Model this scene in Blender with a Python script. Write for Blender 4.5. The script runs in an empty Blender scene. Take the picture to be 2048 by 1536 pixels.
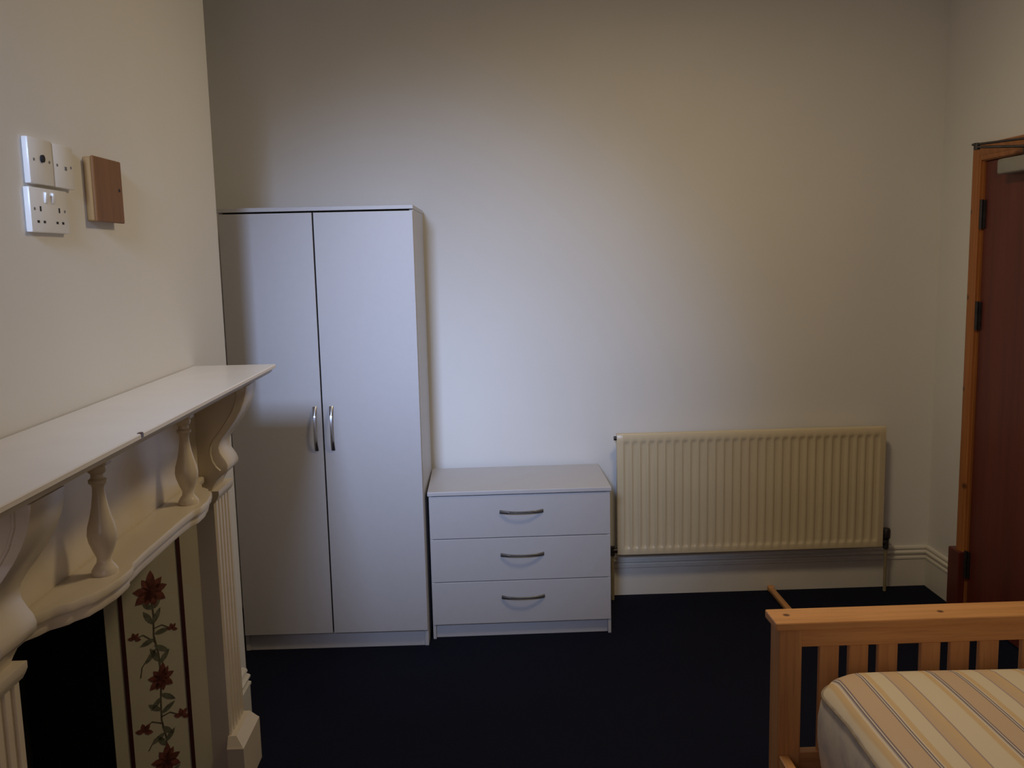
import bpy, bmesh, math, random
from mathutils import Vector, Matrix

random.seed(4)
SC = bpy.context.scene
COL = SC.collection

# ------------------------------------------------------------------ camera
cam_data = bpy.data.cameras.new('camera')
cam = bpy.data.objects.new('camera', cam_data)
COL.objects.link(cam)
cam_data.sensor_fit = 'HORIZONTAL'
cam_data.sensor_width = 36.0
cam_data.lens = 36.0 * 1863.28 / 2048.0
cam_data.clip_start = 0.05
_r = Vector((0.99932983, -0.02864903, -0.0227845))
_u = Vector((0.02647656, 0.13591401, 0.99036679))
_f = Vector((0.02527632, 0.99030632, -0.13658145))
cam.matrix_world = Matrix(((_r.x, _u.x, -_f.x, 0.77977),
                           (_r.y, _u.y, -_f.y, -4.22702),
                           (_r.z, _u.z, -_f.z, 1.6),
                           (0, 0, 0, 1)))
SC.camera = cam

# ------------------------------------------------------------------ light
SC.view_settings.view_transform = 'Standard'
SC.view_settings.look = 'None'
SC.view_settings.gamma = 1.0
SC.view_settings.use_curve_mapping = False
SC.view_settings.exposure = 0.0

world = bpy.data.worlds.new('world')
SC.world = world
world.use_nodes = True
world.node_tree.nodes['Background'].inputs[0].default_value = (0.55, 0.68, 1.0, 1)
world.node_tree.nodes['Background'].inputs[1].default_value = 0.4


def aim(o, target):
    d = Vector(target) - o.location
    o.rotation_euler = d.to_track_quat('-Z', 'Y').to_euler()


# daylight arriving through the upper sash of the window behind the viewer
day = bpy.data.lights.new('window_daylight', 'AREA')
day.shape = 'RECTANGLE'
day.size, day.size_y = 0.42, 0.42
day.energy = 5.5
day.color = (0.48, 0.63, 1.0)
day.spread = math.radians(34)
day_o = bpy.data.objects.new('window_daylight', day)
COL.objects.link(day_o)
day_o.location = (0.20, -4.68, 2.40)
aim(day_o, (0.58, 0.0, 0.98))

# weak pinkish fill light added at the window wall to soften shadows
low = bpy.data.lights.new('blind_daylight', 'AREA')
low.shape = 'RECTANGLE'
low.size, low.size_y = 0.7, 1.0
low.energy = 3.8
low.color = (1.0, 0.80, 0.90)
low_o = bpy.data.objects.new('blind_daylight', low)
COL.objects.link(low_o)
low_o.location = (0.30, -4.70, 1.55)
aim(low_o, (0.60, 0.0, 1.50))

# warm pendant lamp above the frame
LAMP = (1.46, -1.60, 2.68)
bulb = bpy.data.lights.new('pendant_bulb', 'AREA')
bulb.shape = 'DISK'
bulb.size = 0.36
bulb.energy = 13.5
bulb.color = (1.0, 0.79, 0.49)
bulb_o = bpy.data.objects.new('pendant_bulb', bulb)
COL.objects.link(bulb_o)
bulb_o.location = LAMP
# point fill added at the lamp to lift the dim wall tops
glow = bpy.data.lights.new('shade_glow', 'POINT')
glow.energy = 3.6
glow.color = (1.0, 0.79, 0.50)
glow.shadow_soft_size = 0.15
glow_o = bpy.data.objects.new('shade_glow', glow)
COL.objects.link(glow_o)
glow_o.location = (LAMP[0], LAMP[1], LAMP[2] + 0.03)


# ------------------------------------------------------------------ materials
def new_mat(name):
    m = bpy.data.materials.new(name)
    m.use_nodes = True
    nt = m.node_tree
    return m, nt, nt.nodes['Principled BSDF']


def node(nt, kind, **kw):
    n = nt.nodes.new(kind)
    for k, v in kw.items():
        setattr(n, k, v)
    return n


def coords(nt, scale=(1, 1, 1)):
    tc = node(nt, 'ShaderNodeTexCoord')
    mp = node(nt, 'ShaderNodeMapping')
    mp.inputs['Scale'].default_value = scale
    nt.links.new(tc.outputs['Object'], mp.inputs['Vector'])
    return mp.outputs['Vector']


def noise(nt, vec, scale, detail=3, rough=0.5):
    n = node(nt, 'ShaderNodeTexNoise')
    n.inputs['Scale'].default_value = scale
    n.inputs['Detail'].default_value = detail
    n.inputs['Roughness'].default_value = rough
    nt.links.new(vec, n.inputs['Vector'])
    return n.outputs['Fac']


def mixc(nt, fac, a, b, blend='MIX'):
    m = node(nt, 'ShaderNodeMix', data_type='RGBA', blend_type=blend)
    for sock, v in ((m.inputs[0], fac), (m.inputs[6], a), (m.inputs[7], b)):
        if hasattr(v, 'is_output'):
            nt.links.new(v, sock)
        else:
            sock.default_value = v if not isinstance(v, tuple) else (*v, 1)[:4]
    return m.outputs[2]


def maprange(nt, v, a, b, c=0.0, d=1.0):
    m = node(nt, 'ShaderNodeMapRange')
    nt.links.new(v, m.inputs[0])
    for i, x in zip((1, 2, 3, 4), (a, b, c, d)):
        m.inputs[i].default_value = x
    return m.outputs[0]


def bump(nt, bsdf, h, strength, dist):
    b = node(nt, 'ShaderNodeBump')
    b.inputs['Strength'].default_value = strength
    b.inputs['Distance'].default_value = dist
    nt.links.new(h, b.inputs['Height'])
    nt.links.new(b.outputs['Normal'], bsdf.inputs['Normal'])


def plain(name, col, rough=0.5, var=0.05, scale=8.0, metal=0.0, bmp=None):
    """painted / moulded surface with a little tonal variation"""
    m, nt, b = new_mat(name)
    v = coords(nt)
    f = noise(nt, v, scale, 4)
    lo = tuple(c * (1 - var) for c in col)
    hi = tuple(min(1, c * (1 + var)) for c in col)
    nt.links.new(mixc(nt, maprange(nt, f, .3, .7), lo, hi), b.inputs['Base Color'])
    b.inputs['Roughness'].default_value = rough
    b.inputs['Metallic'].default_value = metal
    if bmp:
        bump(nt, b, noise(nt, v, bmp[0], 3), bmp[1], bmp[2])
    return m


def wood(name, dark, light, axis='z', rough=0.45, scale=22.0, stretch=0.06, knots=(), knot_col=(0.09, 0.03, 0.012)):
    m, nt, b = new_mat(name)
    sc = [1, 1, 1]
    sc['xyz'.index(axis)] = stretch
    v = coords(nt, tuple(sc))
    n1 = noise(nt, v, scale, 4, .6)
    n2 = noise(nt, v, scale * 5, 2, .5)
    c = mixc(nt, maprange(nt, n1, .32, .68), dark, light)
    c = mixc(nt, maprange(nt, n2, .5, .75, 0, .35), c, tuple(x * .55 for x in dark))
    if knots:
        raw = coords(nt)
        for (p, r) in knots:
            d = node(nt, 'ShaderNodeVectorMath', operation='DISTANCE')
            nt.links.new(raw, d.inputs[0])
            d.inputs[1].default_value = p
            c = mixc(nt, maprange(nt, d.outputs['Value'], r * .55, r, .9, 0), c, knot_col)
    nt.links.new(c, b.inputs['Base Color'])
    b.inputs['Roughness'].default_value = rough
    bump(nt, b, n1, .08, .002)
    return m


M = {}
M['wall'] = plain('wall_paint', (0.74, 0.73, 0.70), .75, .015, 3.0, bmp=(180, .12, .0015))
M['ceiling'] = plain('ceiling_paint', (0.78, 0.76, 0.70), .85, .02, 3.0)
M['skirt'] = plain('skirting_gloss', (0.70, 0.67, 0.60), .35, .03, 6.0)
M['laminate'] = plain('white_laminate', (0.535, 0.522, 0.525), .38, .012, 40.0, bmp=(500, .05, .0004))
M['gloss'] = plain('mantel_cream_gloss', (0.67, 0.585, 0.45), .28, .04, 7.0, bmp=(40, .08, .001))  # mantel paint darkened, shade below the shelf put into the colour
M['shelfgloss'] = plain('mantel_shelf_gloss', (0.78, 0.715, 0.61), .28, .03, 7.0, bmp=(40, .08, .001))  # same mantel paint lightened, light on the shelf put into the colour
M['black'] = plain('soot_black', (0.004, 0.004, 0.006), .9, .3, 12.0)  # flat black for the fire recess and the wardrobe gap strip
M['insert'] = plain('cream_tile_glaze', (0.50, 0.46, 0.33), .25, .05, 5.0)
M['maroon'] = plain('maroon_tile_edge', (0.045, 0.012, 0.012), .3, .15, 20.0)
M['petal'] = plain('painted_petal_red', (0.15, 0.050, 0.034), .3, .4, 60.0)
M['leafp'] = plain('painted_leaf_green', (0.13, 0.13, 0.085), .3, .35, 60.0)
M['stemp'] = plain('painted_stem_olive', (0.10, 0.085, 0.05), .3, .3, 60.0)
M['plastic'] = plain('white_plastic', (0.80, 0.78, 0.72), .3, .02, 20.0)
M['hole'] = plain('dark_pin_hole', (0.01, 0.01, 0.01), .8, .1, 30.0)
M['boxpine'] = wood('varnished_box_wood', (0.19, 0.080, 0.020), (0.25, 0.11, 0.032), 'z', .6, 30)  # darker brown for the front of the box
M['boxside'] = wood('pale_box_wood', (0.33, 0.185, 0.055), (0.40, 0.23, 0.075), 'z', .4, 30)
M['chrome'] = plain('brushed_chrome', (0.55, 0.55, 0.57), .28, .03, 80.0, metal=1.0)
M['dark_metal'] = plain('dark_metal', (0.06, 0.055, 0.06), .45, .2, 40.0, metal=.7)
M['steel'] = plain('dull_steel', (0.22, 0.21, 0.20), .45, .12, 40.0, metal=.8)
M['closer'] = plain('grey_closer_enamel', (0.30, 0.29, 0.26), .4, .04, 20.0)
M['rad'] = plain('radiator_cream_enamel', (0.66, 0.56, 0.37), .32, .03, 5.0)
M['brass'] = plain('painted_pipe', (0.30, 0.25, 0.15), .45, .1, 20.0)
M['pine_x'] = wood('bed_pine_x', (0.60, 0.28, 0.10), (0.74, 0.38, 0.15), 'x', .42, 26, .05,
                   knots=(((0.042, 0.055, 0.582), .012), ((0.475, 0.045, 0.582), .011)))
M['pine_z'] = wood('bed_pine_z', (0.56, 0.26, 0.10), (0.68, 0.35, 0.14), 'z', .42, 26, .05)
M['pine_y'] = wood('bed_pine_y', (0.58, 0.28, 0.10), (0.74, 0.38, 0.15), 'y', .42, 26, .05)
M['door'] = wood('dark_red_door_wood', (0.11, 0.022, 0.015), (0.16, 0.034, 0.024), 'z', .42, 9, .05)
M['archi'] = wood('architrave_pine', (0.33, 0.115, 0.030), (0.44, 0.17, 0.048), 'z', .4, 24, .04,
                  knots=(((2.825, -.309, 1.737), .013), ((2.825, -.310, 1.380), .015),
                         ((2.825, -.309, .988), .015), ((2.825, -.345, .565), .018)))


def carpet_mat():
    m, nt, b = new_mat('navy_carpet')
    v = coords(nt)
    n1 = noise(nt, v, 420, 2, .6)
    n2 = noise(nt, v, 2.2, 4, .6)
    c = mixc(nt, maprange(nt, n1, .35, .65), (0.004, 0.005, 0.013), (0.012, 0.014, 0.032))
    c = mixc(nt, maprange(nt, n2, .4, .7, 0, .5), c, (0.006, 0.007, 0.018))
    nt.links.new(c, b.inputs['Base Color'])
    b.inputs['Roughness'].default_value = .95
    b.inputs['Specular IOR Level'].default_value = .1
    bump(nt, b, n1, .5, .004)
    return m


M['carpet'] = carpet_mat()


def mattress_mat():
    """woven ticking: lengthwise bands and thin navy double lines (object x runs across)"""
    m, nt, b = new_mat('striped_ticking')
    tc = node(nt, 'ShaderNodeTexCoord')
    sx = node(nt, 'ShaderNodeSeparateXYZ')
    nt.links.new(tc.outputs['Object'], sx.inputs[0])
    wob = noise(nt, coords(nt, (1, .6, 1)), 5, 2)
    ad = node(nt, 'ShaderNodeMath', operation='MULTIPLY_ADD')
    nt.links.new(wob, ad.inputs[0])
    ad.inputs[1].default_value = .006
    sh = node(nt, 'ShaderNodeMath', operation='SUBTRACT')
    nt.links.new(sx.outputs['X'], sh.inputs[0])
    sh.inputs[1].default_value = .052
    nt.links.new(sh.outputs[0], ad.inputs[2])
    md = node(nt, 'ShaderNodeMath', operation='FLOORED_MODULO')
    nt.links.new(ad.outputs[0], md.inputs[0])
    md.inputs[1].default_value = .256
    ramp = node(nt, 'ShaderNodeValToRGB')
    cream = (0.78, 0.68, 0.53)
    och = (0.72, 0.53, 0.31)
    tan = (0.66, 0.49, 0.35)
    nav = (0.22, 0.18, 0.22)
    wht = (0.82, 0.74, 0.64)
    grey = (0.42, 0.34, 0.34)
    # offset .084 = first dark double line (mattress local x)
    st = [(0.000, cream), (0.055, cream), (0.060, och), (0.070, och), (0.074, wht),
          (0.080, nav), (0.0825, nav), (0.0832, wht), (0.0852, wht), (0.0860, nav), (0.0885, nav), (0.0895, tan),
          (0.140, tan), (0.1412, nav), (0.1437, nav), (0.1445, wht), (0.1465, wht), (0.1475, nav), (0.150, nav),
          (0.1515, wht), (0.156, och), (0.166, och), (0.170, cream), (0.206, cream), (0.207, grey), (0.2095, grey), (0.2105, tan),
          (0.250, och), (0.2515, grey), (0.254, grey), (0.2552, cream)]
    st = [s for i, s in enumerate(st) if i % 1 == 0]
    el = ramp.color_ramp.elements
    while len(el) > 1:
        el.remove(el[-1])
    el[0].position = 0
    el[0].color = (*cream, 1)
    for p, c in st[1:]:
        e = el.new(p / .256)
        e.color = (*c, 1)
    dv = node(nt, 'ShaderNodeMath', operation='DIVIDE')
    nt.links.new(md.outputs[0], dv.inputs[0])
    dv.inputs[1].default_value = .256
    nt.links.new(dv.outputs[0], ramp.inputs[0])
    # side walls: cream, crumple shading painted in as grey mottling
    geo = node(nt, 'ShaderNodeNewGeometry')
    sn = node(nt, 'ShaderNodeSeparateXYZ')
    nt.links.new(geo.outputs['Normal'], sn.inputs[0])
    up = maprange(nt, sn.outputs['Z'], .45, .55)
    q = noise(nt, coords(nt), 14, 3)
    side = mixc(nt, maprange(nt, q, .4, .62, 0, .45), (0.74, 0.67, 0.57), (0.40, 0.37, 0.42))
    nt.links.new(mixc(nt, up, side, ramp.outputs[0]), b.inputs['Base Color'])
    b.inputs['Roughness'].default_value = .85
    bump(nt, b, noise(nt, coords(nt), 300, 2), .15, .001)
    return m


# NodeSocketColor ramps allow 32 stops; the list above uses 31
M['ticking'] = mattress_mat()


# ------------------------------------------------------------------ mesh helpers
class MB:
    def __init__(self):
        self.bm = bmesh.new()

    def _take(self, tmp, mat=None):
        me = bpy.data.meshes.new('t')
        tmp.to_mesh(me)
        tmp.free()
        if mat is not None:
            me.transform(mat)
        self.bm.from_mesh(me)
        bpy.data.meshes.remove(me)

    def box(self, x0, x1, y0, y1, z0, z1, bev=0.0, seg=2, mat=None):
        t = bmesh.new()
        vs = [t.verts.new((x, y, z)) for x in (x0, x1) for y in (y0, y1) for z in (z0, z1)]
        for f in ((0, 1, 3, 2), (4, 6, 7, 5), (0, 4, 5, 1), (2, 3, 7, 6), (0, 2, 6, 4), (1, 5, 7, 3)):
            t.faces.new([vs[i] for i in f])
        bmesh.ops.recalc_face_normals(t, faces=t.faces)
        if bev > 0:
            bmesh.ops.bevel(t, geom=list(t.edges), offset=bev, segments=seg, affect='EDGES', profile=.5)
        self._take(t, mat)
        return self

    def prism(self, poly, axis, a, b, bev=0.0, seg=2, mat=None):
        """extrude a 2-D outline along an axis; outline uses the other two axes in xyz order"""
        t = bmesh.new()

        def P(p, c):
            if axis == 'x':
                return (c, p[0], p[1])
            if axis == 'y':
                return (p[0], c, p[1])
            return (p[0], p[1], c)
        lo = [t.verts.new(P(p, a)) for p in poly]
        hi = [t.verts.new(P(p, b)) for p in poly]
        n = len(poly)
        c1 = t.faces.new(lo)
        c2 = t.faces.new(list(reversed(hi)))
        for i in range(n):
            t.faces.new((lo[i], lo[(i + 1) % n], hi[(i + 1) % n], hi[i]))
        bmesh.ops.recalc_face_normals(t, faces=t.faces)
        if bev > 0:
            es = set(c1.edges) | set(c2.edges)
            bmesh.ops.bevel(t, geom=list(es), offset=bev, segments=seg, affect='EDGES', profile=.5)
        bmesh.ops.triangulate(t, faces=[f for f in t.faces if len(f.verts) > 4])
        self._take(t, mat)
        return self

    def lathe(self, prof, n=20, mat=None, cap=True):
        """prof: list of (radius, z)"""
        t = bmesh.new()
        rings = [[t.verts.new((r * math.cos(2 * math.pi * k / n), r * math.sin(2 * math.pi * k / n), z)) for k in range(n)] for r, z in prof]
        for a, b in zip(rings, rings[1:]):
            for k in range(n):
                t.faces.new((a[k], a[(k + 1) % n], b[(k + 1) % n], b[k]))
        if cap:
            t.faces.new(list(reversed(rings[0])))
            t.faces.new(rings[-1])
        bmesh.ops.recalc_face_normals(t, faces=t.faces)
        self._take(t, mat)
        return self

    def cyl(self, p0, p1, r, n=16, r2=None):
        p0, p1 = Vector(p0), Vector(p1)
        d = p1 - p0
        m = Matrix.Translation(p0) @ d.to_track_quat('Z', 'Y').to_matrix().to_4x4()
        return self.lathe([(r, 0), (r if r2 is None else r2, d.length)], n, m)

    def loft(self, sections, closed=True):
        """sections: list of point loops (all the same length)"""
        t = bmesh.new()
        rings = [[t.verts.new(p) for p in s] for s in sections]
        n = len(rings[0])
        for a, b in zip(rings, rings[1:]):
            for k in range(n):
                t.faces.new((a[k], a[(k + 1) % n], b[(k + 1) % n], b[k]))
        t.faces.new(list(reversed(rings[0])))
        t.faces.new(rings[-1])
        bmesh.ops.recalc_face_normals(t, faces=t.faces)
        self._take(t)
        return self

    def poly(self, pts):
        vs = [self.bm.verts.new(p) for p in pts]
        self.bm.faces.new(vs)
        return self

    def build(self, name, mat, parent=None, smooth=None, label=None):
        me = bpy.data.meshes.new(name)
        self.bm.to_mesh(me)
        self.bm.free()
        me.materials.append(M[mat] if isinstance(mat, str) else mat)
        o = bpy.data.objects.new(name, me)
        COL.objects.link(o)
        if parent is not None:
            o.parent = parent
        if smooth is not None:
            bm = bmesh.new()
            bm.from_mesh(me)
            for f in bm.faces:
                f.smooth = True
            for e in bm.edges:
                if len(e.link_faces) == 2 and e.calc_face_angle(0) > math.radians(smooth):
                    e.smooth = False
            bm.to_mesh(me)
            bm.free()
        if label:
            o['label'] = label
        return o


def thing(name, label, cat, loc=(0, 0, 0), rz=0.0, group=None):
    o = bpy.data.objects.new(name, None)
    o.empty_display_size = .1
    COL.objects.link(o)
    o.location = loc
    o.rotation_euler = (0, 0, rz)
    tag(o, label, cat, group)
    return o


def tag(o, label, cat, group=None):
    o['label'] = label
    o['category'] = cat
    if group:
        o['group'] = group
    return o


def struct(o, label=None):
    o['kind'] = 'structure'
    if label:
        o['label'] = label
    return o


# ------------------------------------------------------------------ room shell
XL, XR, YF, ZC = -0.56, 2.847, -4.80, 3.15
XB = -0.110          # face of the chimney breast
YB0, YB1 = -3.20, -1.05
struct(MB().box(XL - .2, XR + .2, YF - .2, .2, -.1, 0).build('floor', 'carpet'), 'plain very dark navy carpet')
struct(MB().box(XL - .2, XR + .2, YF - .2, .2, ZC, ZC + .1).build('ceiling', 'ceiling'))
struct(MB().box(XL - .2, XR + .2, 0, .15, 0, ZC).build('wall_back', 'wall'), 'plain off white painted back wall')
struct(MB().box(XL - .15, XL, YF - .15, 0, 0, ZC).build('wall_left', 'wall'))
# chimney breast: two piers and the part above the fireplace opening
b = MB()
OY0, OY1, OZ = -2.70, -1.535, 0.93
b.prism([(YB0, 0), (OY0, 0), (OY0, OZ), (OY1, OZ), (OY1, 0), (YB1, 0), (YB1, ZC), (YB0, ZC)], 'x', XL, XB)
b.box(XL - .02, XL + .02, OY0, OY1, 0, OZ)
struct(b.build('wall_chimney', 'wall'), 'cream painted chimney breast wall')
# right wall with the door opening
DY0, DY1, DZ = -1.18, -.352, 1.945
b = MB()
b.box(XR, XR + .15, DY1, 0, 0, ZC)
b.box(XR, XR + .15, YF - .15, DY0, 0, ZC)
b.box(XR, XR + .15, DY0, DY1, DZ, ZC)
struct(b.build('wall_right', 'wall'))
# wall behind the viewer, with a window
WX0, WX1, WZ0, WZ1 = -.06, .94, .95, 2.74
b = MB()
b.box(XL, WX0, YF - .15, YF, 0, ZC)
b.box(WX1, XR, YF - .15, YF, 0, ZC)
b.box(WX0, WX1, YF - .15, YF, 0, WZ0)
b.box(WX0, WX1, YF - .15, YF, WZ1, ZC)
struct(b.build('wall_front', 'wall'))
win = struct(MB().box(WX0, WX0 + .05, YF - .10, YF - .04, WZ0, WZ1).box(WX1 - .05, WX1, YF - .10, YF - .04, WZ0, WZ1)
             .box(WX0 + .05, WX1 - .05, YF - .10, YF - .04, WZ0, WZ0 + .06).box(WX0 + .05, WX1 - .05, YF - .10, YF - .04, WZ1 - .05, WZ1)
             .box(WX0 + .05, WX1 - .05, YF - .10, YF - .04, 2.2, 2.25).build('window_1', 'skirt'))
MB().box(WX0 + .04, WX1 - .04, YF - .075, YF - .069, WZ0 + .05, WZ1 - .04).build('blind', 'wall', win)  # unseen panel added across the window, keeps the world light out


def skirt_profile():
    return [(0, 0), (.018, 0), (.018, .130), (.021, .134), (.021, .142), (.011, .146), (.011, .153),
            (.017, .156), (.020, .160), (.020, .166), (.016, .170), (.009, .173), (.009, .179), (.014, .181), (.012, .189), (.004, .1935), (0, .1935)]


b = MB()
b.prism([(-p[0], p[1]) for p in skirt_profile()], 'x', XL, XR)
struct(b.build('baseboard_back', 'skirt', smooth=35), 'cream moulded skirting board along the back wall')
b = MB()
b.prism([(XR - p[0], p[1]) for p in skirt_profile()], 'y', -.258, -.0)
struct(b.build('baseboard_right', 'skirt', smooth=35), 'short cream skirting board between corner and door')

b = MB()
b.prism([(XB + p[0] * 1.45, p[1]) for p in skirt_profile()], 'y', -1.384, -1.105)
struct(b.build('baseboard_left', 'skirt', smooth=35), 'short cream skirting board on the chimney wall beyond the fireplace')

# ------------------------------------------------------------------ door in the right wall
XD = XR + .004
door = MB().box(XD, XD + .04, DY0 + .012, DY1 - .012, .012, DZ - .006, .002).build('door_1', 'door')
struct(door, 'dark red brown wooden door')
AX = XR - .024
# jamb lining (frame)
b = MB()
b.box(XR - .004, XR + .12, DY1 - .010, DY1, 0, DZ)
b.box(XR - .004, XR + .12, DY0, DY0 + .010, 0, DZ)
b.box(XR - .004, XR + .12, DY0 + .01, DY1 - .01, DZ - .004, DZ)
b.build('door_frame', 'archi', door)


def arch_profile(s):
    # across the architrave face: u from the opening edge outwards, h = proud of the wall
    return [(0, 0), (0, .012), (.006, .016), (.012, .016), (.016, .020), (.036, .024), (.043, .024), (.048, .018), (.050, 0)]


ar = struct(MB().prism([(XR - h, DY1 + u) for u, h in arch_profile(1)], 'z', .27, DZ + .067).build('trim_1', 'archi', smooth=30),
            'orange pine door architrave with dark knots')
MB().prism([(XR - h, DY0 - u) for u, h in arch_profile(1)], 'z', .27, DZ + .067).build('architrave_leg', 'archi', ar, 30)
MB().prism([(XR - h, DZ + u * 1.34) for u, h in arch_profile(1)], 'y', DY0, DY1).build('architrave_head', 'archi', ar, 30)
MB().box(XR - .034, XR, DY1 - .002, DY1 + .092, 0, .272, .004).build('plinth_block', 'door', ar, label='dark red brown block at the foot of the architrave')
MB().box(XR - .034, XR, DY0 - .090, DY0 + .002, 0, .272, .004).build('plinth_block', 'door', ar)
for z0, z1 in ((1.665, 1.785), (1.245, 1.365), (.16, .28)):
    h = MB()
    h.cyl((XR - .008, DY1 - .012, z0), (XR - .008, DY1 - .012, z1), .0075, 12)
    h.box(XR - .004, XR + .006, DY1 - .030, DY1 - .012, z0 + .003, z1 - .003)
    h.build('hinge', 'dark_metal', door, 40)
hd = MB()
hd.box(XR - .012, XR + .004, DY0 + .05, DY0 + .10, .92, 1.10, .004)
hd.cyl((XR - .05, DY0 + .075, 1.04), (XR, DY0 + .075, 1.04), .009)
hd.cyl((XR - .05, DY0 + .07, 1.04), (XR - .05, DY0 + .19, 1.04), .009)
hd.build('door_handle', 'steel', door, 40)

# door closer: body on the door, folding arm up to the frame head
dc = thing('door_closer', 'grey metal door closer with dark folding arm at the top of the door', 'door closer', (XR - .03, -.68, 1.90))
MB().box(-.028, .034, -.13, .125, -.030, .030, .010, 3).build('closer_body', 'closer', dc, 40)
MB().cyl((0, -.03, .030), (0, -.03, .058), .012).build('spindle', 'dark_metal', dc, 40)
b = MB()


def bar(b, p, q, w, h):
    p, q = Vector(p), Vector(q)
    d = q - p
    m = Matrix.Translation(p) @ d.to_track_quat('X', 'Z').to_matrix().to_4x4()
    b.box(0, d.length, -w / 2, w / 2, -h / 2, h / 2, min(w, h) * .25, 1, m)


bar(b, (0.01, -.03, .062), (-.125, .095, .074), .020, .009)
b.cyl((-.125, .095, .064), (-.125, .095, .090), .011)
b.build('main_arm', 'dark_metal', dc, 40)
b = MB()
bar(b, (-.137, .107, .084), (.010, -.075, .090), .016, .008)
b.build('link_arm', 'dark_metal', dc, 40)
MB().box(-.004, .012, -.105, -.050, .084, .110, .003).build('arm_bracket', 'dark_metal', dc)


# ------------------------------------------------------------------ bow handles
def bow_handle(b, length, origin, along, out, proj=.022, wmid=.0105, wend=.017, th=.0045):
    """a curved bar handle; along/out are unit vectors, across = along x out"""
    A, O = Vector(along), Vector(out)
    C = A.cross(O)
    org = Vector(origin)
    secs = []
    N = 22
    for i in range(N + 1):
        t = i / N
        s = 2 * t - 1
        d = proj * (1 - abs(s) ** 2.4) if abs(s) < .999 else 0
        p = org + A * (length * s / 2) + O * d
        w = wmid + (wend - wmid) * abs(s) ** 2
        # tangent
        e = 1e-3
        s2 = max(-1, min(1, s + e))
        s1 = max(-1, min(1, s - e))
        dd = proj * ((1 - abs(s2) ** 2.4) - (1 - abs(s1) ** 2.4))
        T = (A * (length * (s2 - s1) / 2) + O * dd).normalized()
        Nn = C.cross(T).normalized()
        if Nn.dot(O) < 0:
            Nn = -Nn
        h, k = w / 2, th / 2
        secs.append([p + C * (h * a) + Nn * (k * c) for a, c in ((-1, -.4), (-.6, 1), (.6, 1), (1, -.4), (.8, -1), (-.8, -1))])
    b.loft(secs)
    return b


# ------------------------------------------------------------------ wardrobe
W, D, H = .7575, .506, 1.805
wr = thing('wardrobe', 'tall white two-door wardrobe with slim bow handles in the alcove corner', 'wardrobe', (-.249, -.030, 0), -.009)
# local: x 0..W, y 0 (back) .. -D (front)
T = .016
MB().box(0, T, -D + .020, 0, 0, H - T, .0012, 1).build('side_panel', 'laminate', wr)
MB().box(W - T, W, -D + .020, 0, 0, H - T, .0012, 1).build('side_panel', 'laminate', wr)
MB().box(-.001, W + .001, -D - .002, 0, H - T, H, .0016, 2).build('top_panel', 'laminate', wr)
MB().box(T, W - T, -.006, -.002, .02, H - T).build('back_panel', 'laminate', wr)
MB().box(T, W - T, -D + .04, -.006, .07, .086).build('bottom_panel', 'laminate', wr)
MB().box(T, W - T, -D + .024, -D + .040, 0, .071, .001, 1).build('plinth', 'laminate', wr)
MB().box(T, W - T, -D + .06, -.006, 1.55, 1.566).build('shelf', 'laminate', wr)
mid = W / 2 - .011
for i, (x0, x1) in enumerate(((.004, mid - .0028), (mid + .0028, W - .0015))):
    d = MB().box(x0, x1, -D, -D + .017, .074, H - T - .0065, .0016, 2).build('door', 'laminate', wr)
    hx = mid - .029 if i == 0 else mid + .037
    bow_handle(MB(), .178, (hx, -D - .003, .932), (0, 0, 1), (0, -1, 0)).build('handle', 'chrome', d, 50)
MB().box(mid - .02, mid + .02, -D + .021, -D + .040, .08, H - T).build('door_stop', 'black', wr)  # black strip standing in for the shade in the door gap

# ------------------------------------------------------------------ chest of drawers
W, D, H = .761, .434, .639
ch = thing('chest_of_drawers', 'low white three-drawer chest with dark bow handles, between wardrobe and radiator', 'chest of drawers', (.5134, -.031, 0), .007)
T = .016
MB().box(0.003, T, -D + .004, 0, 0, H - .018, .0012, 1).build('side_panel', 'laminate', ch)
MB().box(W - T, W - .003, -D + .004, 0, 0, H - .018, .0012, 1).build('side_panel', 'laminate', ch)
MB().box(-.002, W + .002, -D - .006, 0, H - .018, H, .003, 3).build('top_panel', 'laminate', ch)
MB().box(T, W - T, -.006, -.002, .02, H - .018).build('back_panel', 'laminate', ch)
MB().box(T, W - T, -D + .022, -D + .038, 0, .060, .001, 1).build('plinth', 'laminate', ch)
zs = [.0625, .249, .4355, .6195]
for i in range(3):
    z0, z1 = zs[i] + .001, zs[i + 1] - .0022
    d = MB().box(T - .012, W - T + .012, -D, -D + .016, z0, z1, .0014, 2).build('drawer', 'laminate', ch)
    MB().box(T + .012, W - T - .012, -D + .016, -.03, z0 + .02, z1 - .03).build('drawer_box', 'laminate', d)
    bow_handle(MB(), .180, (W / 2 + .006, -D - .003, (.163, .347, .532)[i] + .014), (1, 0, 0), (0, -1, 0)).build('handle', 'steel', d, 50)

# ------------------------------------------------------------------ radiator
rx, rw, rz, rh, ry = 1.3548, 1.2343, .2178, .5719, -.100
rad = thing('radiator', 'cream ribbed panel radiator mounted low on the back wall', 'radiator', (rx, 0, rz))
NF = 31
pitch = (rw - .05) / NF
xs, dx = [0, .025], [0, 0]
prof = ((.08, .0), (.20, .55), (.34, 1.0), (.66, 1.0), (.80, .55), (.92, 0))
for k in range(NF):
    for u, dd in prof:
        xs.append(.025 + (k + u) * pitch)
        dx.append(dd)
xs += [rw - .025, rw]
dx += [0, 0]
zz = [0, .005, .030, .034, .040, .050, .20, .38, rh - .056, rh - .046, rh - .039, rh - .034, rh - .010, rh - .003, rh]
dz = [0, 0, 0, .30, .72, 1, 1, 1, 1, .72, .30, 0, 0, 0, 0]
ed = [.010, .002, 0, 0, 0, 0, 0, 0, 0, 0, 0, 0, .001, .005, .014]
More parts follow.
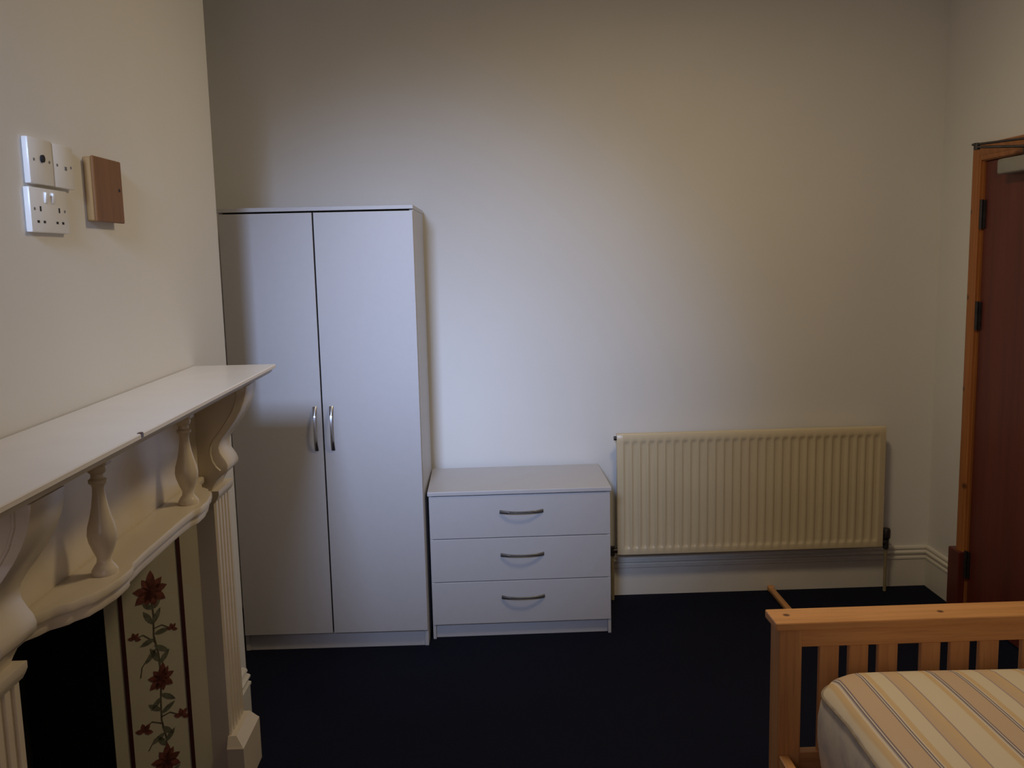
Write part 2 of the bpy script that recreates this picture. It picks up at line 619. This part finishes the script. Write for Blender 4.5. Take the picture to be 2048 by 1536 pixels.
bm = bmesh.new()
grid = []
for j, z in enumerate(zz):
    row = []
    for i, x in enumerate(xs):
        e = .006 if i in (0, len(xs) - 1) else 0
        row.append(bm.verts.new((x, ry + .0072 * dx[i] * dz[j] + ed[j] + e, z)))
    grid.append(row)
for j in range(len(zz) - 1):
    for i in range(len(xs) - 1):
        bm.faces.new((grid[j][i], grid[j][i + 1], grid[j + 1][i + 1], grid[j + 1][i]))
# back of the pressed panel
bl = [bm.verts.new((x, ry + .030, z)) for x, z in ((0, .002), (rw, .002), (rw, rh - .002), (0, rh - .002))]
bm.faces.new((bl[3], bl[2], bl[1], bl[0]))
bm.faces.new([bl[0], bl[1]] + list(reversed(grid[0])))
bm.faces.new([bl[2], bl[3]] + grid[-1])
bm.faces.new([bl[3], bl[0]] + [r[0] for r in grid])
bm.faces.new([bl[1], bl[2]] + [r[-1] for r in reversed(grid)])
bmesh.ops.recalc_face_normals(bm, faces=bm.faces)
m = MB()
m.bm.free()
m.bm = bm
m.build('front_panel', 'rad', rad, 28)
MB().box(.01, rw - .01, -.066, -.040, .012, rh - .012, .006, 2).build('rear_panel', 'rad', rad)
for x in (.18, rw - .18):
    MB().box(x - .02, x + .02, -.042, -.001, .03, rh - .05).build('wall_bracket', 'rad', rad)
MB().cyl((-.012, ry + .022, rh - .024), (.012, ry + .022, rh - .024), .010).build('bleed_plug', 'dark_metal', rad, 40)
b = MB()
b.cyl((-.022, ry + .022, .020), (.01, ry + .022, .020), .012)
b.cyl((-.022, ry + .022, -.004), (-.022, ry + .022, .040), .011)
b.build('lockshield_valve', 'dark_metal', rad, 40)
MB().cyl((-.022, ry + .022, -rz + .002), (-.022, ry + .022, -.004), .0075).build('pipe', 'brass', rad, 40)
b = MB()
vx = rw + .022
b.cyl((rw - .01, ry + .022, .020), (vx, ry + .022, .020), .012)
b.cyl((vx, ry + .022, -.010), (vx, ry + .022, .034), .013)
b.lathe([(.012, .034), (.018, .040), (.019, .050), (.019, .078), (.016, .086)], 14, Matrix.Translation((vx, ry + .022, 0)))
b.build('valve', 'dark_metal', rad, 40)
MB().cyl((vx, ry + .022, -rz + .002), (vx, ry + .022, -.010), .0075).build('pipe', 'brass', rad, 40)

# ------------------------------------------------------------------ fireplace surround
fp = thing('fireplace', 'cream painted wooden fireplace with long mantel shelf against the left wall', 'fireplace', (XB, -2.12, 0))
# local x = out from the breast, local y along the wall (0 = centre of the opening)
YN, YE = -3.03 + 2.12, -1.407 + 2.12
ZS = 1.2912
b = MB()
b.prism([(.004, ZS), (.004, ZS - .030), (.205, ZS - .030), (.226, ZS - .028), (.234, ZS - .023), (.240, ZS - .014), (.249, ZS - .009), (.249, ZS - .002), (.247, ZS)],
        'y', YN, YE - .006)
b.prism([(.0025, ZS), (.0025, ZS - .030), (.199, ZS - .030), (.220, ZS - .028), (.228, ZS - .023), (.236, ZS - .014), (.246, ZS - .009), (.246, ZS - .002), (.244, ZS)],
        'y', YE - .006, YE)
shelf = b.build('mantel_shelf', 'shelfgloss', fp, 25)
MB().prism([(.0, ZS - .030), (.0, ZS - .050), (.168, ZS - .050), (.180, ZS - .044), (.190, ZS - .030)], 'y', YN + .04, YE - .03).build('cornice_moulding', 'gloss', fp, 25)
# small chip in the front edge
MB().box(.240, .2495, -.405, -.390, ZS - .010, ZS + .0012, .002, 1).build('chipped_edge', 'maroon', shelf, label='dark chip in the shelf edge')
# frieze board behind the spindles
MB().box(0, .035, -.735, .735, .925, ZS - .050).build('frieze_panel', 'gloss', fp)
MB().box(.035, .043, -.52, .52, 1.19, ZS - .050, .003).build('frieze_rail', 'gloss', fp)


def lower_edge(t):
    pts = ((0, .134), (.12, .134), (.20, .137), (.235, .147), (.29, .147), (.34, .140), (.38, .132), (.42, .110), (.46, .080), (.52, .055), (.60, .052))
    t = abs(t)
    for (a, u), (c, v) in zip(pts, pts[1:]):
        if t <= c:
            k = (t - a) / (c - a)
            k = k * k * (3 - 2 * k)
            return u + (v - u) * k
    return pts[-1][1]


ts = [-.575 + 1.15 * i / 92 for i in range(93)]
b = MB()
b.prism([(.034, ts[0])] + [(lower_edge(t), t) for t in ts] + [(.034, ts[-1])], 'z', .962, .982, .004, 2)
b.prism([(.034, ts[0])] + [(max(.045, lower_edge(t) - .010), t) for t in ts] + [(.034, ts[-1])], 'z', .936, .962, .005, 2)
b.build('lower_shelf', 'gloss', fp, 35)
for sgn in (-1, 1):
    s = Matrix.Translation((.105, sgn * .268, 0))
    b = MB()
    b.box(-.022, .022, -.022, .022, 1.205, ZS - .049, .002, 1, s)
    b.lathe([(.012, .980), (.025, .981), (.026, .990), (.021, .998), (.015, 1.006), (.014, 1.016), (.020, 1.030), (.027, 1.050), (.029, 1.064), (.027, 1.080),
             (.021, 1.100), (.016, 1.122), (.0125, 1.146), (.0115, 1.160), (.013, 1.166), (.018, 1.170), (.018, 1.176), (.013, 1.180), (.0125, 1.188), (.017, 1.192),
             (.019, 1.198), (.017, 1.206)], 22, s)
    b.build('spindle', 'gloss', fp, 45)

# scrolled brackets under the ends of the shelf
br = [(.030, 1.2415), (.188, 1.2415), (.186, 1.225), (.180, 1.200), (.168, 1.172), (.152, 1.145), (.132, 1.118), (.113, 1.095), (.102, 1.078), (.098, 1.064),
      (.100, 1.050), (.108, 1.036), (.116, 1.024), (.121, 1.010), (.120, .997), (.112, .987), (.098, .978), (.086, .966), (.078, .952), (.070, .936), (.030, .936)]
for sgn in (-1, 1):
    y0, y1 = (.585, .705) if sgn > 0 else (-.705, -.585)
    b = MB()
    b.prism(br, 'y', y0, y1, .004, 2)
    k = b.build('bracket', 'gloss', fp, 40)
    # raised rib that follows the scroll on the cheek facing the room
    yy = y0
    inner = [(.160, 1.236), (.158, 1.205), (.146, 1.172), (.126, 1.140), (.104, 1.110), (.084, 1.086), (.074, 1.066), (.072, 1.046), (.076, 1.024), (.086, 1.006), (.098, .994)]
    b = MB()
    for p, q in zip(inner, inner[1:]):
        b.cyl((p[0], yy, p[1]), (q[0], yy, q[1]), .0035, 8)
    b.build('scroll_rib', 'gloss', k, 60)

# fluted pilasters with base mouldings and plinth blocks
for sgn in (-1, 1):
    a, c = (.580, .735) if sgn > 0 else (-.735, -.580)
    FX = .080
    prof = [(0, a), (FX - .006, a), (FX, a + .006)]
    nfl = 4
    u0, u1 = a + .022, c - .022
    wfl = (u1 - u0) / (nfl * 2 - 1)
    for i in range(nfl):
        s0 = u0 + i * 2 * wfl
        prof += [(FX, s0), (FX - .005, s0 + wfl * .2), (FX - .007, s0 + wfl * .5), (FX - .005, s0 + wfl * .8), (FX, s0 + wfl)]
    prof += [(FX, c - .006), (FX - .006, c), (0, c)]
    pl = MB().prism(prof, 'z', 0, .930).build('pilaster', 'gloss', fp, 20)
    MB().prism([(0, .905), (.082, .905), (.088, .915), (.092, .924), (.092, .936), (0, .936)], 'y', a - .004, c + .004).build('capital', 'gloss', pl, 30)
    b = MB()
    y0, y1 = a - .023, c + .023
    b.loft([[(x0, q0, z), (x1, q0, z), (x1, q1, z), (x0, q1, z)] for (x0, x1, q0, q1, z) in
            ((.070, .120, y0, y1, 0), (.070, .120, y0, y1, .140), (.070, .116, y0 + .004, y1 - .004, .145), (.070, .096, y0 + .020, y1 - .020, .172))])
    b.build('plinth_block', 'gloss', pl)

# splayed tiled cheeks, one each side of the fire opening
for sgn in (1, -1):
    A = Vector((.020, .580 * sgn, 0))
    Bp = Vector((-.192, .395 * sgn, 0))
    dv = (Bp - A)
    L = dv.length
    dv.normalize()
    nv = Vector((-dv.y, dv.x, 0)) * (1 if sgn > 0 else -1)
    if nv.dot(Vector((1, -sgn, 0))) < 0:
        nv = -nv

    def P(u, z, h=0.0):
        p = A + dv * u + nv * h
        return Vector((p.x, p.y, z))

    def slab(b, u0, u1, z0, z1, h0, h1):
        pts = [[P(u, z, h) for (u, z) in ((u0, z0), (u1, z0), (u1, z1), (u0, z1))] for h in (h0, h1)]
        b.loft(pts)
    b = MB()
    slab(b, 0, L, 0, .930, -.015, 0)
    cheek = b.build('tiled_cheek', 'insert', fp, label='cream tiled strip with painted red flowers')
    for (u0, u1) in ((.056, .067), (.231, .242)):
        b = MB()
        slab(b, u0, u1, 0, .928, 0, .003)
        b.build('edging_strip', 'maroon', cheek, label='narrow dark maroon edging strip')
    if sgn < 0:
        continue

    def blob(b, u, z, ang, ln, wd, h=.0012):
        """pointed petal / leaf lying on the tile"""
        ca, sa = math.cos(ang), math.sin(ang)
        pts = []
        for s, w in ((0, .12), (.25, .8), (.5, 1), (.75, .7), (1, .02)):
            pts.append((s * ln, w * wd / 2))
        pts += [(s, -w) for s, w in reversed(pts)]
        b.poly([P(u + x * ca - y * sa, z + x * sa + y * ca, h) for x, y in pts])

    def line(b, pts, w, h=.0009):
        for (u0, z0), (u1, z1) in zip(pts, pts[1:]):
            d = Vector((u1 - u0, z1 - z0))
            n = Vector((-d.y, d.x)).normalized() * w / 2
            b.poly([P(u0 + n.x, z0 + n.y, h), P(u1 + n.x, z1 + n.y, h), P(u1 - n.x, z1 - n.y, h), P(u0 - n.x, z0 - n.y, h)])
    R = math.radians
    rnd = random.Random(11)
    # u grows towards the opening (leftwards in view), so angles are mirrored
    for (u, z, sc, lab) in ((.150, .672, 1.0, 'large'), (.138, .405, .8, 'mid'), (.142, .150, .9, 'low')):
        b = MB()
        for ang, ln, wd in ((95, .062, .026), (60, .045, .022), (128, .050, .024), (170, .050, .026), (10, .050, .026), (215, .052, .028), (-28, .054, .030), (255, .046, .026), (-70, .042, .026)):
            blob(b, u, z, R(ang + rnd.uniform(-8, 8)), ln * sc, wd * sc)
        b.build('painted_flower', 'petal', cheek, label='painted dark red lily flower')
    for (u, z, sc) in ((.086, .272, .7), (.198, .262, .75), (.096, .545, .5), (.205, .545, .55)):
        b = MB()
        for ang in (80, 130, 200, 20):
            blob(b, u, z, R(ang), .036 * sc, .020 * sc)
        b.build('painted_bud', 'petal', cheek)
    b = MB()
    line(b, [(.150, .66), (.146, .60), (.150, .54), (.140, .48), (.138, .41), (.144, .34), (.146, .28), (.136, .22), (.142, .15), (.145, .03)], .0045)
    for pts in ([(.150, .56), (.125, .565), (.100, .548)], [(.148, .52), (.180, .550), (.204, .545)], [(.146, .29), (.12, .295), (.088, .274)], [(.146, .27), (.175, .285), (.197, .264)],
                [(.140, .47), (.165, .485), (.190, .455), (.196, .425)], [(.142, .22), (.17, .23), (.19, .20)]):
        line(b, pts, .0032)
    b.build('painted_stem', 'stemp', cheek)
    for (u, z, ang, ln) in ((.150, .575, 60, .05), (.150, .575, 120, .05), (.148, .545, 175, .045), (.148, .53, -15, .045), (.150, .51, 215, .05), (.146, .50, -50, .05), (.142, .46, 65, .05),
                            (.140, .45, 130, .05), (.142, .36, 215, .05), (.142, .35, -45, .045), (.146, .30, 150, .05), (.146, .31, 40, .045), (.146, .26, 225, .045), (.138, .24, -30, .05),
                            (.138, .21, 130, .045), (.140, .20, 60, .04), (.144, .10, 150, .05), (.144, .08, 30, .05), (.150, .62, 45, .035), (.15, .62, 140, .035)):
        b = MB()
        blob(b, u, z, R(ang), ln, .016, .0011)
        b.build('painted_leaf', 'leafp', cheek)

# black fire recess
b = MB()
b.box(-.43, -.425, -.40, .40, 0, .93)
b.box(-.43, -.195, .395, .402, 0, .93)
b.box(-.43, -.195, -.402, -.395, 0, .93)
b.box(-.43, .02, -.575, .575, .920, .9285)
b.box(-.43, .02, -.40, .40, 0.001, .006)
b.build('fire_recess', 'black', fp)

# ------------------------------------------------------------------ wall plates
XP = XB


def plate_box(b, y0, y1, z0, z1, h):
    b.box(0, h, y0, y1, z0, z1, .003, 2)


PT = .013
# single aerial socket, left in view = nearer the camera (smaller y)
s1 = thing('aerial_socket', 'square white wall plate with one dark round aerial socket, upper left', 'socket', (XP, -2.305, 1.806))
MB().box(0, PT, -.0510, .0520, -.0450, .0450, .003, 2).build('plate', 'plastic', s1, 40)
MB().cyl((PT - .002, .002, .006), (PT + .004, .002, .006), .0075, 16).build('aerial_port', 'hole', s1, 40)
for y in (-.032, .034):
    MB().cyl((PT - .002, y, .002), (PT + .0008, y, .002), .003, 10).build('screw', 'steel', s1)
s2 = thing('blank_plate', 'square white wall plate with small slot, right of the aerial socket', 'wall plate', (XP, -2.203, 1.806))
MB().box(0, PT, -.0490, .0450, -.0455, .0435, .003, 2).build('plate', 'plastic', s2, 40)
MB().box(PT - .001, PT + .0006, .000, .010, -.008, .000).build('slot', 'steel', s2)
for y in (-.034, .030):
    MB().cyl((PT - .002, y, .0), (PT + .0008, y, .0), .003, 10).build('screw', 'steel', s2)
s3 = thing('double_socket', 'double white switched mains socket below the two square plates', 'socket', (XP, -2.284, 1.712))
MB().box(0, PT, -.083, .083, -.0455, .0425, .003, 2).build('plate', 'plastic', s3, 40)
for y in (-.017, .013):
    m = Matrix.Translation((PT, y, .024)) @ Matrix.Rotation(math.radians(9), 4, 'Y')
    MB().box(-.003, .004, -.007, .007, -.011, .011, .002, 2, m).build('switch', 'plastic', s3, 40)
for cy in (-.043, .039):
    MB().box(PT - .001, PT + .0005, cy - .003, cy + .003, -.004, .006).build('pin_hole', 'hole', s3)
    for dy in (-.013, .013):
        MB().box(PT - .001, PT + .0005, cy + dy - .0045, cy + dy + .0045, -.027, -.022).build('pin_hole', 'hole', s3)
for y in (-.068, .064):
    MB().cyl((PT - .002, y, .0), (PT + .0008, y, .0), .003, 10).build('screw', 'steel', s3)
jb = thing('junction_box', 'brown wooden box on the chimney wall right of the white sockets', 'box', (XP, -2.003, 1.770))
MB().box(0, .018, -.077, .074, -.071, .070, .002, 1).build('box_body', 'boxside', jb)
MB().box(.018, .025, -.080, .079, -.073, .072, .002, 1).build('box_front', 'boxpine', jb, label='darker brown front plate')
MB().cyl((.024, .058, .004), (.0262, .058, .004), .004, 10).build('screw', 'hole', jb)

# ------------------------------------------------------------------ bed
BX, BY = 1.557, -1.800
bed = thing('bed', 'pine single bed with low slatted footboard in the right foreground', 'bed', (BX, BY, 0))
BW = 1.045
# local: x 0..BW, y=0 front face of the foot rail (towards the viewer), +y towards the back wall
MB().box(-.004, BW + .004, -.002, .104, .558, .582, .004, 2).build('top_rail', 'pine_x', bed)
for x in (.008, BW - .072):
    MB().box(x, x + .064, .006, .088, 0, .558, .004, 2).build('post', 'pine_z', bed)
MB().box(.072, BW - .072, .016, .046, .503, .558, .002, 1).build('upper_rail', 'pine_x', bed)
MB().box(.072, BW - .072, .016, .046, .120, .190, .002, 1).build('lower_rail', 'pine_x', bed)
g = 0
for k in range(3):
    for j in range(3):
        x = .127 + k * .287 + j * .083
        MB().box(x, x + .055, .022, .040, .190, .503, .002, 1).build('slat', 'pine_z', bed)
for x in (.012, BW - .042):
    MB().box(x, x + .028, -1.93, .006, .085, .190, .003, 1).build('side_rail', 'pine_y', bed)
for x in (.012, BW - .076):
    MB().box(x, x + .064, -2.00, -1.93, 0, .70, .004, 2).build('post', 'pine_z', bed)
MB().box(.076, BW - .076, -1.985, -1.955, .35, .70, .003, 1).build('head_panel', 'pine_x', bed)
for k in range(12):
    y = -.12 - k * .155
    MB().box(.040, BW - .042, y - .035, y + .035, .150, .168, .002, 1).build('bed_slat', 'pine_x', bed)

# mattress: soft rounded block with a crowned top
MX0, MX1, MY0, MY1, MZ0, MZ1 = .088, BW - .062, -1.90, -.030, .169, .468
bm = bmesh.new()


def superr(u, w, h, r):
    return u


def mattress_mesh():
    nx, ny = 44, 72
    cx, cy = (MX0 + MX1) / 2, (MY0 + MY1) / 2
    hw, hl = (MX1 - MX0) / 2, (MY1 - MY0) / 2
    secs = []
    prof = []          # (inset, z) up the side, then over the edge
    prof += [(.050, MZ0), (.018, MZ0 + .004), (.004, MZ0 + .025), (.000, MZ0 + .06), (-.006, MZ0 + .12), (-.006, MZ0 + .18), (-.001, MZ0 + .225),
             (.004, MZ0 + .243), (.002, MZ0 + .250), (.006, MZ0 + .256), (.016, MZ0 + .275), (.036, MZ0 + .290), (.070, MZ0 + .298), (.13, MZ0 + .301), (.24, MZ0 + .303)]
    n = 96
    for ins, z in prof:
        loop = []
        for k in range(n):
            a = 2 * math.pi * k / n
            ca, sa = math.cos(a), math.sin(a)
            e = 2 / 9.0
            rr = .095
            w, l = hw - ins, hl - ins
            # rounded rectangle by ray marching on the corner radius
            rad_ = max(.02, rr - ins * .4)
            sx, sy = (1 if ca >= 0 else -1), (1 if sa >= 0 else -1)
            # map angle parameter to perimeter position
            loop.append((w, l, rad_, k))
        per = []
        w, l, r_, _ = loop[0]
        # perimeter points, evenly along each corner and side
        q = n // 4
        for c, (sx, sy, a0) in enumerate(((1, 1, 0), (-1, 1, 90), (-1, -1, 180), (1, -1, 270))):
            for k in range(8):
                a = math.radians(a0 + 90 * k / 7)
                per.append((cx + sx * (w - r_) + r_ * math.cos(a), cy + sy * (l - r_) + r_ * math.sin(a), z))
            # side points to the next corner
            nxt = ((-1, 1, 90), (-1, -1, 180), (1, -1, 270), (1, 1, 0))[c]
            p0 = per[-1]
            a = math.radians(nxt[2])
            p1 = (cx + nxt[0] * (w - r_) + r_ * math.cos(a), cy + nxt[1] * (l - r_) + r_ * math.sin(a), z)
            for k in range(1, 12):
                t = k / 12
                x, y = p0[0] + (p1[0] - p0[0]) * t, p0[1] + (p1[1] - p0[1]) * t
                per.append((x, y, z))
        # slack in the cover
        out = []
        for (x, y, zz_) in per:
            wv = .004 * math.sin(9 * y + 3 * zz_) + .003 * math.sin(21 * y + 11 * zz_ + 4 * x)
            s = 1 if x > cx else -1
            lim = 1.0 if abs(x - cx) > hw * .8 else .3
            out.append((x + s * wv * lim * (1 if ins < .03 else .2), y, zz_ + (.0025 * math.sin(7 * x + 5 * y) if ins > .03 else 0)))
        secs.append(out)
    return secs


b = MB()
b.loft(mattress_mesh())
mt = b.build('mattress', 'ticking', None, 75)
mt.location = (BX, BY, 0)
tag(mt, 'cream striped mattress with thin navy lines lying on the pine bed', 'mattress')
# piping along the upper edge, slightly proud of the cover
secs = mattress_mesh()
ring = secs[8]
b = MB()
for i in range(len(ring)):
    p, q = Vector(ring[i]), Vector(ring[(i + 1) % len(ring)])
    if (q - p).length > 1e-4:
        b.cyl(p, q, .0038, 6)
b.build('piping', plain('ticking_piping', (0.30, 0.25, 0.20), .8, .2, 40), mt, 60)

# loose round-ended pine batten on the carpet behind the bed
bt = MB()
bt.box(-.013, .013, -.56, .0, .002, .024, .006, 3)
bt.box(-.015, .015, -.030, .0, .001, .030, .008, 3)
bto = bt.build('pine_batten', 'pine_y', None, 40)
bto.location = (2.086, -.024, 0)
tag(bto, 'thin pine batten lying on the dark carpet, its end against the skirting', 'batten')
